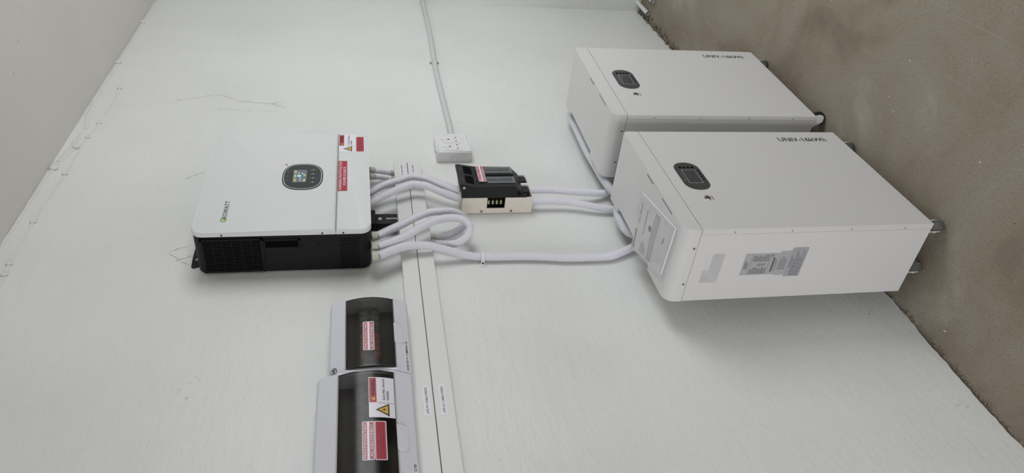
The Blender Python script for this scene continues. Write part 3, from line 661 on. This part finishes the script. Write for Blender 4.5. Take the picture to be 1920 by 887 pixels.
# pipe stubs by the floor at the far corner
def stub(label, x0, y, z, r):
    t = thing('pipe_stub', label, 'pipe', (x0, y, z), 'pipe stubs at the far corner')
    b = NB(); pts = [Vector((x0+(2.857-x0)*k/6, y, z)) for k in range(7)]; tube(b, pts, lambda i: r, 20, False)
    inner = tube(NB(), pts, lambda i: r*.82, 20, False); me = bpy.data.meshes.new('q'); inner.to_mesh(me); inner.free(); b.from_mesh(me); bpy.data.meshes.remove(me)
    obj('pipe', b, SOCK, t, True)
    b = NB(); cyl(b, (x0+.02, y, z), (x0+.022, y, z), r*.85, 16); obj('bore', b, SOCK, t)
stub('white pipe stub poking from the right wall just above the floor', 2.665, -.118, .022, .0105)
stub('grey-white pipe stub in the very corner by the floor, nearer the back wall', 2.70, -.045, .018, .010)

# ================================================================== DISTRIBUTION BOARDS
def board(label, x0, x1, z0, z1, w0, w1, y, sag, group, breakers, orange):
    t = thing('distribution_board', label, 'consumer unit', ((x0+x1)/2, 0, z0), group)
    ym = y-.010
    # white surround: profile strips above and below the window, full width, joined by end webs
    b = NB()
    lo = [(z0, 0), (z0+.001, y+.016), (z0+.006, y+.004), (w0, ym), (w0, -.02), (z0+.008, -.02), (z0+.008, 0)]
    hi = [(z1, 0), (z1-.001, y+.016), (z1-.006, y+.004), (w1, ym), (w1, -.02), (z1-.008, -.02), (z1-.008, 0)]
    for p in (lo, hi): prism(b, p, lambda u, v: Vector((x0, v, u)), lambda u, v: Vector((x1, v, u)))
    for a, c in ((x0, x0+.007), (x1-.007, x1)): prism(b, [(w0, -.001), (w0, ym), ((w0+w1)/2, ym-.003), (w1, ym), (w1, -.001)], lambda u, v: Vector((a, v, u)), lambda u, v: Vector((c, v, u)))
    obj('cover', b, DBW, t, False)
    obj('back_tray', B((x0+.007, -.004, z0+.008), (x1-.007, -.0005, z1-.008)), DBIN, t)
    zc = (w0+w1)/2
    obj('inner_panel', B((x0+.007, y+.028, w0), (x1-.007, y+.032, w1)), mat('board_inner_dark', (120, 116, 110), .5), t)
    obj('breaker_rail_cover', B((x0+.012, y+.020, zc-.020), (x1-.012, y+.028, zc+.024), .001), DBIN, t)
    n = breakers; wd = .0178; xs = x1-.022-wd
    for k in range(n):
        br = obj('circuit_breaker', B((xs+.0006, y+.006, zc-.020), (xs+wd-.0006, y+.021, zc+.022), .0008), DBOR if k >= n-orange else DBIN if k % 3 else DBIN2, t)
        obj('toggle', B((xs+.004, y+.001, zc-.004), (xs+wd-.004, y+.008, zc+.006), .0006), INKG if k % 2 else BLACKD, br)
        xs -= wd
        if xs < x0+.01: break
    # smoked arched door
    A = lambda z: ym-sag*(1-((z-zc)/((w1-w0)/2))**2)
    b = NB(); N = 14; xa, xb = x0+.006, x1-.006
    zs = [w0+.0003+(w1-w0-.0006)*k/N for k in range(N+1)]
    V = [[b.verts.new((x, A(z), z)) for x in (xa, xb)] for z in zs]
    for k in range(N): b.faces.new((V[k][0], V[k][1], V[k+1][1], V[k+1][0]))
    for s, q in ((0, xa), (1, xb)): b.faces.new([V[k][s] for k in range(N+1)])
    dr = obj('smoked_door', b, SMOKE, t, True)
    # dark rim of the door
    b = NB(); tk = .0016
    for x in (xa, xb-tk):
        for k in range(N): prism(b, [(zs[k], A(zs[k])-.0004), (zs[k+1], A(zs[k+1])-.0004), (zs[k+1], A(zs[k+1])+.0014), (zs[k], A(zs[k])+.0014)], lambda u, v: Vector((x, v, u)), lambda u, v: Vector((x+tk, v, u)))
    box(b, (xa, ym-.001, w0-.001), (xb, ym+.004, w0+.0012)); box(b, (xa, ym-.001, w1-.0012), (xb, ym+.004, w1+.001))
    obj('door_rim', b, PANEL, dr)
    return t, A
T1, A1 = board('smaller smoked-door board nearer the inverter, labelled for the DC side', .4590, .6760, 1.2870, 1.4585, 1.3215, 1.4222, -.070, .009, 'distribution boards', 8, 4)
T2, A2 = board('bigger smoked-door board at the frame edge with a white shock warning sticker', .1700, .4570, 1.2885, 1.4790, 1.3275, 1.4360, -.070, .010, 'distribution boards', 12, 0)
def AM(A, d=0.0): return lambda u, v: Vector((u, A(v)-d, v))
disconnect_sticker(T1, .5080, 1.3642, .5920, 1.3868, 'PHOTOVOLTAIC', 'DC DISCONNECT', AM(A1, .0004), nf)
disconnect_sticker(T2, .2400, 1.3695, .3250, 1.3908, 'PHOTOVOLTAIC', 'AC DISCONNECT', AM(A2, .0004), nf)
s = obj('hazard_sticker', fill(NB(), rrect(.2395, 1.3472, .3255, 1.3686, .002), AM(A2, .0006)), STW, T2)
obj('red_field', fill(NB(), rrect(.2412, 1.3488, .3238, 1.3670, .0015), AM(A2, .0008)), RED, s)
obj('hazard_print', lines_bm(NB(), .245, 1.351, .320, 1.365, 3, AM(A2, .0010), .25, False, 6), REDD, s)
warning_sticker(T2, .3340, 1.3295, .4330, 1.3778, AM(A2, .0004), nf, 8)
def slope(zl, zw, y):   # front of the lower white strip
    return lambda u, v: Vector((u, (y+.004)+(-.014)*(v-zl-.006)/(zw-zl-.006)-.0004, v))
S1 = slope(1.2870, 1.3215, -.070); S2 = slope(1.2885, 1.3275, -.070)
s = obj('board_label', fill(NB(), [(.4610, 1.2935), (.5490, 1.2935), (.5490, 1.3030), (.4610, 1.3030)], S1), STW, T1)
obj('lettering', text_bm(NB(), 'INVERTER PV COMBINER DB', .4640, 1.2955, .5460, 1.3005, off_map(S1, nf*.0003), .004), INK, s)
s = obj('board_label', fill(NB(), [(.172, 1.2945), (.2420, 1.2945), (.2420, 1.3045), (.172, 1.3045)], S2), STW, T2)
obj('lettering', text_bm(NB(), 'DB', .2250, 1.2968, .2390, 1.3018, off_map(S2, nf*.0003), .004), INK, s)
for (T_, SS, u0, u1, v0, v1) in ((T1, S1, .536, .592, 1.3035, 1.3205), (T2, S2, .264, .320, 1.3080, 1.3265)):
    b = NB(); prism(b, rrect(u0, v0, u1, v1+.002, .007, 6, (1, 0, 0, 1)), lambda u, v: SS(u, v)+Vector((0, .002, 0)), lambda u, v: SS(u, v)+Vector((0, -.0030, 0)))
    ed = [e_ for e_ in b.edges if not e_.is_boundary]; bmesh.ops.bevel(b, geom=ed, offset=.0009, segments=2, affect='EDGES')
    obj('door_tab', b, mat('tab_gloss_white', (220, 221, 228), .08), T_, True)
UP1 = lambda u, v: Vector((u, -.066-.014*(1.4525-v)/(1.4525-1.4222)-.0004, v))
b = NB(); ro, ri = superell(.4715, 1.4455, .0092, .0066, 2, 28), superell(.4712, 1.4457, .0078, .0054, 2, 28)
Vo = [b.verts.new(UP1(*p)) for p in ro]; Vi = [b.verts.new(UP1(*p)) for p in ri]
for k in range(28): b.faces.new((Vo[k], Vo[(k+1) % 28], Vi[(k+1) % 28], Vi[k]))
text_bm(b, 'NUR', .4650, 1.4425, .4778, 1.4487, UP1, .03); obj('maker_logo', b, INK, T1)

# ================================================================== BATTERIES
W, D, FL, ZT, ZS, ZB = .46, .2099, .015, .686, .6424, .049
def battery(label, group):
    t = thing('battery_cabinet', label, 'battery', (0, 0, 0), group)
    # cabinet body with a pressed hand recess in the left side
    b = NB(); e = .0012; y0, y1 = FL+.0008, D; h0, h1, hz0, hz1 = .071, .156, .5665, .6115
    def q(*p): b.faces.new([b.verts.new(x) for x in p])
    X = e
    ys, zs = [y0, h0, h1, y1], [ZB, hz0, hz1, ZS-.0010]
    for i in range(3):
        for j in range(3):
            if i == 1 and j == 1: continue
            q((X, ys[i], zs[j]), (X, ys[i+1], zs[j]), (X, ys[i+1], zs[j+1]), (X, ys[i], zs[j+1]))
    o_ = [(h0, hz0), (h1, hz0), (h1, hz1), (h0, hz1)]; n_ = [(h0+.003, hz0+.013), (h1-.016, hz0+.013), (h1-.016, hz1-.004), (h0+.003, hz1-.004)]
    for k in range(4):
        a, c = o_[k], o_[(k+1) % 4]; d_, f_ = n_[(k+1) % 4], n_[k]
        q((X, a[0], a[1]), (X, c[0], c[1]), (X+.026, d_[0], d_[1]), (X+.026, f_[0], f_[1]))
    q(*[(X+.026, p[0], p[1]) for p in n_])
    X2 = W-e; zt = ZS-.001
    q((X2, y0, ZB), (X2, y1, ZB), (X2, y1, zt), (X2, y0, zt)); q((X, y0, ZB), (X2, y0, ZB), (X2, y0, zt), (X, y0, zt))
    q((X, y1, ZB), (X2, y1, ZB), (X2, y1, zt), (X, y1, zt)); q((X, y0, ZB), (X2, y0, ZB), (X2, y1, ZB), (X, y1, ZB)); q((X, y0, zt), (X2, y0, zt), (X2, y1, zt), (X, y1, zt))
    bmesh.ops.remove_doubles(b, verts=b.verts, dist=1e-6)
    obj('body', b, BATW, t)
    fpn = obj('front_panel', B((0, 0, ZB), (W, FL, ZS-.0010), .0010, 2), BATW, t)
    gp = B((.0022, .004, ZS-.004), (W-.0022, D-.002, ZS+.0005)); box(gp, (.0022, FL-.002, ZB+.001), (W-.0022, FL+.002, ZS-.004)); obj('panel_gap', gp, GAP, t)
    # cap: rounded shoulders, rear lip cut away in the middle for the hoses
    b = NB(); r = .028; zz = ZS+.0006
    P = [(0, zz), (0, ZT-r)]+[(r-r*math.cos(math.radians(a)), ZT-r+r*math.sin(math.radians(a))) for a in range(10, 91, 10)]
    r2 = .009; Pr = [(W-x, z) for x, z in reversed([(0, zz), (0, ZT-r2)]+[(r2-r2*math.cos(math.radians(a)), ZT-r2+r2*math.sin(math.radians(a))) for a in range(15, 91, 15)])]
    full = P+Pr; nd = .014
    prism(b, full, lambda u, v: Vector((u, 0, v)), lambda u, v: Vector((u, D-nd, v)))
    ed = [e_ for e_ in b.edges if abs(e_.verts[0].co.y) < 1e-6 and abs(e_.verts[1].co.y) < 1e-6]
    bmesh.ops.bevel(b, geom=ed, offset=.0012, segments=2, affect='EDGES')
    prism(b, P+[(.125, ZT), (.125, zz)], lambda u, v: Vector((u, D-nd, v)), lambda u, v: Vector((u, D, v)))
    prism(b, [(.385, zz), (.385, ZT)]+Pr, lambda u, v: Vector((u, D-nd, v)), lambda u, v: Vector((u, D, v)))
    cap = obj('top_cap', b, BATW, t, True)
    for v in (.0525, .157):
        b = NB(); cyl(b, (-.0006, v, ZS+.0075), (.001, v, ZS+.0075), .0030, 14); s = obj('screw', b, SCREW, cap)
        b = NB(); cyl(b, (-.0009, v, ZS+.0075), (0, v, ZS+.0075), .0011, 8); obj('screw_socket', b, BLACKD, s)
    for z in (.5615, .4191, .2665, .1237):
        b = NB(); cyl(b, (-.0005, .0095, z), (.001, .0095, z), .0026, 14); s = obj('screw', b, mat('zinc_screw', (176, 176, 178), .4), fpn)
        b = NB(); cyl(b, (-.0008, .0095, z), (0, .0095, z), .0008, 8); obj('screw_socket', b, INKG, s)
    CT = lambda u, v: Vector((u, .0085+v, ZT+.0003))
    b = NB(); lines_bm(b, .205, -.002, .250, .0015, 1, CT, .8, False, 5); lines_bm(b, .075, -.002, .142, .0015, 1, CT, .8, False, 9); obj('cap_print', b, INK, cap, kind='stuff')
    # control panel
    F = lambda d: (lambda u, v: Vector((u, -d, v)))
    px = .2275; pz = .5790
    dp = obj('control_panel', plate_xz(NB(), rrect(px-.064, pz-.0335, px+.064, pz+.0335, .031, 10), -.0008, .001), PANELB, fpn)
    obj('screen_bezel', fill(NB(), [(px-.0345, pz-.0185), (px+.0280, pz-.0185), (px+.0280, pz+.0180), (px-.0345, pz+.0180)], F(.0010)), RING, dp)
    obj('screen', fill(NB(), [(px-.0330, pz-.0172), (px+.0265, pz-.0172), (px+.0265, pz+.0167), (px-.0330, pz+.0167)], F(.0012)), LCDOFF, dp)
    for k in range(4):
        z = pz+.0165-k*.0108
        obj('indicator_button', plate_xz(NB(), superell(px+.0395, z, .0042, .0034, 2.2, 20), -.0016, 0), BLACKD, dp)
    b = NB(); fill(b, superell(px-.019, pz+.0255, .0048, .0036, 2, 18), F(.0010)); lines_bm(b, px-.010, pz+.0225, px+.018, pz+.0275, 1, F(.0010), .7, False, 7); obj('panel_logo', b, INKG, dp, kind='stuff')
    b = NB()
    for k in range(4): z = pz-.0255; fill(b, [(px-.020+k*.013, z-.0022), (px-.014+k*.013, z-.0022), (px-.014+k*.013, z+.0022), (px-.020+k*.013, z+.0022)], F(.0010))
    obj('panel_marks', b, BLACKD, dp, kind='stuff')
    b = NB(); cyl(b, (.126, .001, .5790), (.126, -.0026, .5790), .0088, 24, .0080); pb = obj('power_button', b, CHROME, fpn, True)
    b = NB(); cyl(b, (.126, -.0020, .5790), (.126, -.0032, .5790), .0052, 20); obj('button_cap', b, mat('button_bronze', (104, 98, 86), .35, .6), pb)
    obj('button_print', lines_bm(NB(), .118, .5635, .137, .5665, 1, F(.0003), .7, False, 4), INKG, fpn)
    # big lettering, turned to read downwards
    TM = lambda u, v: Vector((.4055+v, -.0004, .246-u))
    obj('model_lettering', text_bm(NB(), 'UNIV-16kWh', 0, -.0005, .147, .0205, TM, .012), INK, fpn)
    # rating plates on the left side; u runs towards the front, v up
    SM = lambda d: (lambda u, v: Vector((.0012-d, u, v)))
    # print runs wall-to-front
    pl = obj('rating_plate', fill(NB(), [(.0735, .4230), (.137, .4230), (.137, .5135), (.0735, .5135)], SM(.0004)), PLATE, t)
    b = NB(); Rm = lambda d: (lambda u, v: Vector((.0012-d, .137-u, v)))
    RR = Rm(.0006)
    lines_bm(b, .018, .500, .045, .510, 2, RR, .5, True, 3); lines_bm(b, .003, .450, .024, .492, 9, RR, .45, True, 3); lines_bm(b, .040, .450, .060, .492, 9, RR, .45, True, 3); lines_bm(b, .027, .456, .036, .478, 4, RR, .4, True, 2)
    for v in (.4945, .4475): fill(b, [(.002, v), (.0615, v), (.0615, v+.0006), (.002, v+.0006)], RR)
    fill(b, [(.008, .4345), (.050, .4345), (.050, .4390), (.008, .4390)], RR); lines_bm(b, .010, .4270, .046, .4330, 2, RR, .35, False, 8)
    text_bm(b, 'CE', .051, .4400, .060, .4460, RR, .01); obj('plate_print', b, INKG, pl, kind='stuff')
    p2 = obj('info_plate', fill(NB(), [(.0685, .3950), (.1395, .3950), (.1395, .4240), (.0685, .4240)], SM(.0007)), PLATE, t)
    RR = Rm(.0009); b = NB(); lines_bm(b, .014, .402, .062, .4215, 5, RR, .35, True, 5); obj('plate_print', b, INKG, p2, kind='stuff')
    p3 = obj('caution_plate', fill(NB(), [(.0595, .3565), (.1450, .3565), (.1450, .3970), (.0595, .3970)], SM(.0010)), mat('caution_plate_silver', (164, 165, 170), .3), t)
    RR = Rm(.0012); b = NB(); lines_bm(b, -.005, .3600, .073, .3870, 9, RR, .38, True, 9); lines_bm(b, .02, .388, .06, .394, 2, RR, .4, True, 4); obj('plate_print', b, INKG, p3, kind='stuff')
    # casters
    for (u, v, ang, k) in ((.030, .030, -50, 0), (W-.034, .032, -56, 0), (.030, D-.054, -48, 0), (.105, D-.040, 30, 1), (W-.045, D-.045, -40, 0)):
        caster(t, u, v, ang, k)
    return t
def caster(t, u, v, ang, k):
    R_ = Matrix.Translation((u, v, 0))@Matrix.Rotation(math.radians(ang), 4, 'Z')
    b = NB(); box(b, (-.017, -.017, .0440), (.017, .017, .0488)); 
    for s in (-1, 1):
        pr = [(-.014, .046), (.014, .046), (.010, .030), (.002, .014), (-.010, .0095), (-.017, .012), (-.020, .024)]
        prism(b, pr, lambda a, z: Vector((s*.0125, a, z)), lambda a, z: Vector((s*.0150, a, z)))
    cyl(b, (-.0165, -.008, .0205), (.0165, -.008, .0205), .0035, 10)
    bmesh.ops.transform(b, matrix=R_, verts=b.verts); c = obj('caster', b, FORK, t)
    b = NB(); cyl(b, (-.0108, -.010, .0207), (.0108, -.010, .0207), .0202, 28)
    ed = [e_ for e_ in b.edges if abs(abs(e_.verts[0].co.x)-.0108) < 1e-6 and abs(e_.verts[0].co.x-e_.verts[1].co.x) < 1e-6]
    bmesh.ops.bevel(b, geom=ed, offset=.0015, segments=2, affect='EDGES')
    bmesh.ops.transform(b, matrix=R_, verts=b.verts); obj('wheel', b, TYREK if k else TYRE, c, True)
bA = battery('near white battery cabinet on casters with a bagged booklet on its lid', 'battery cabinets')
def copy_tree(o, parent=None):
    c = o.copy(); COL.objects.link(c); c.parent = parent
    for ch in list(o.children): copy_tree(ch, c)
    return c
bB = copy_tree(bA); bB['label'] = 'far white battery cabinet on casters, half hidden by the near one, bare lid'
bA.location = (.6321, -.2810, 0); bA.rotation_euler = (0, 0, .0105)
bB.location = (1.1865, -.2776, 0); bB.rotation_euler = (0, 0, -.0221)
# the far cabinet's near front caster has swivelled: turn it and blacken its wheel
for ch in bB.children:
    if ch.name.startswith('caster'):
        c0 = sum((Vector(v.co) for v in ch.data.vertices), Vector())/len(ch.data.vertices)
        if c0.x < .1 and c0.y < .1:
            Rz = Matrix.Translation((c0.x, c0.y, 0))@Matrix.Rotation(math.radians(85), 4, 'Z')@Matrix.Translation((-c0.x, -c0.y, 0))
            ch.data = ch.data.copy(); ch.data.transform(Rz)
            for w_ in ch.children: w_.data = w_.data.copy(); w_.data.transform(Rz); w_.data.materials[0] = TYREK

# ================================================================== BAGGED BOOKLET
bk = thing('bagged_booklet', 'user booklet in a clear plastic bag lying on the near battery lid', 'booklet', (.77, -.16, .6863))
c00, c10, c11, c01 = Vector((.872, -.221, 0)), Vector((.665, -.262, 0)), Vector((.673, -.120, 0)), Vector((.857, -.060, 0))
def bkm(z):   # u 0..1 from far end to near end (-x), v 0..1 from wall side to front
    def f(u, v):
        a = c01.lerp(c11, u); b2 = c00.lerp(c10, u); p = a.lerp(b2, v); return Vector((p.x, p.y, z+.0015*math.sin(u*3.1)*math.sin(v*3.1)))
    return f
b = NB(); grid(b, 0, 0, 1, 1, bkm(.6866), 1, 1); g2 = bkm(.6930)
b.free(); b = NB(); prism(b, [(0, 0), (1, 0), (1, 1), (0, 1)], bkm(.6868), bkm(.6925)); obj('pages', b, PAGES, bk)
cv = obj('cover', grid(NB(), 0, 0, 1, 1, bkm(.6930), 8, 8), PAPER, bk, True)
e = bkm(.6934); b = NB(); grid(b, .50, .04, .64, .93, e, 3, 8); obj('grey_band', b, PAPERG, cv)
b = NB(); lines_bm(b, .06, .04, .12, .42, 1, lambda u, v: e(u, v), .9, False, 1); b.free()
SW = lambda u, v: e(v, u)     # text coordinates: u along the short side
b = NB(); text_bm(b, 'User Manual', .52, .105, .86, .06, SW, .0); lines_bm(b, .40, .27, .84, .29, 1, SW, .8, False, 5)
for k in range(4): lines_bm(b, .06, .27+k*.045, .34-.03*k, .29+k*.045, 1, SW, .7, True, 5)
lines_bm(b, .55, .82, .72, .86, 2, SW, .4, True, 3)
fill(b, superell(.60, .44, .055, .045, 2, 20), SW); obj('print', b, INKG, cv)
obj('dark_strip', fill(NB(), [(.04, .035), (.40, .035), (.40, .075), (.04, .075)], SW), INKG, cv)
# clear bag: crumpled skin just above the cover, flaps past the edges
b = NB(); rr = random.Random(11); n1, n2 = 22, 18; V = []
for i in range(n1+1):
    row = []
    for j in range(n2+1):
        u = -.07+1.12*i/n1; v = -.06+1.10*j/n2; inside = 0 <= u <= 1 and 0 <= v <= 1
        p = bkm(.6958 if inside else .6890)(min(max(u, 0), 1), min(max(v, 0), 1)); q_ = bkm(0)(u, v)
        row.append(b.verts.new((q_.x, q_.y, p.z+rr.uniform(-.0007, .0012))))
    V.append(row)
for i in range(n1):
    for j in range(n2): b.faces.new((V[i][j], V[i+1][j], V[i+1][j+1], V[i][j+1]))
obj('plastic_bag', b, BAG, bk, True)
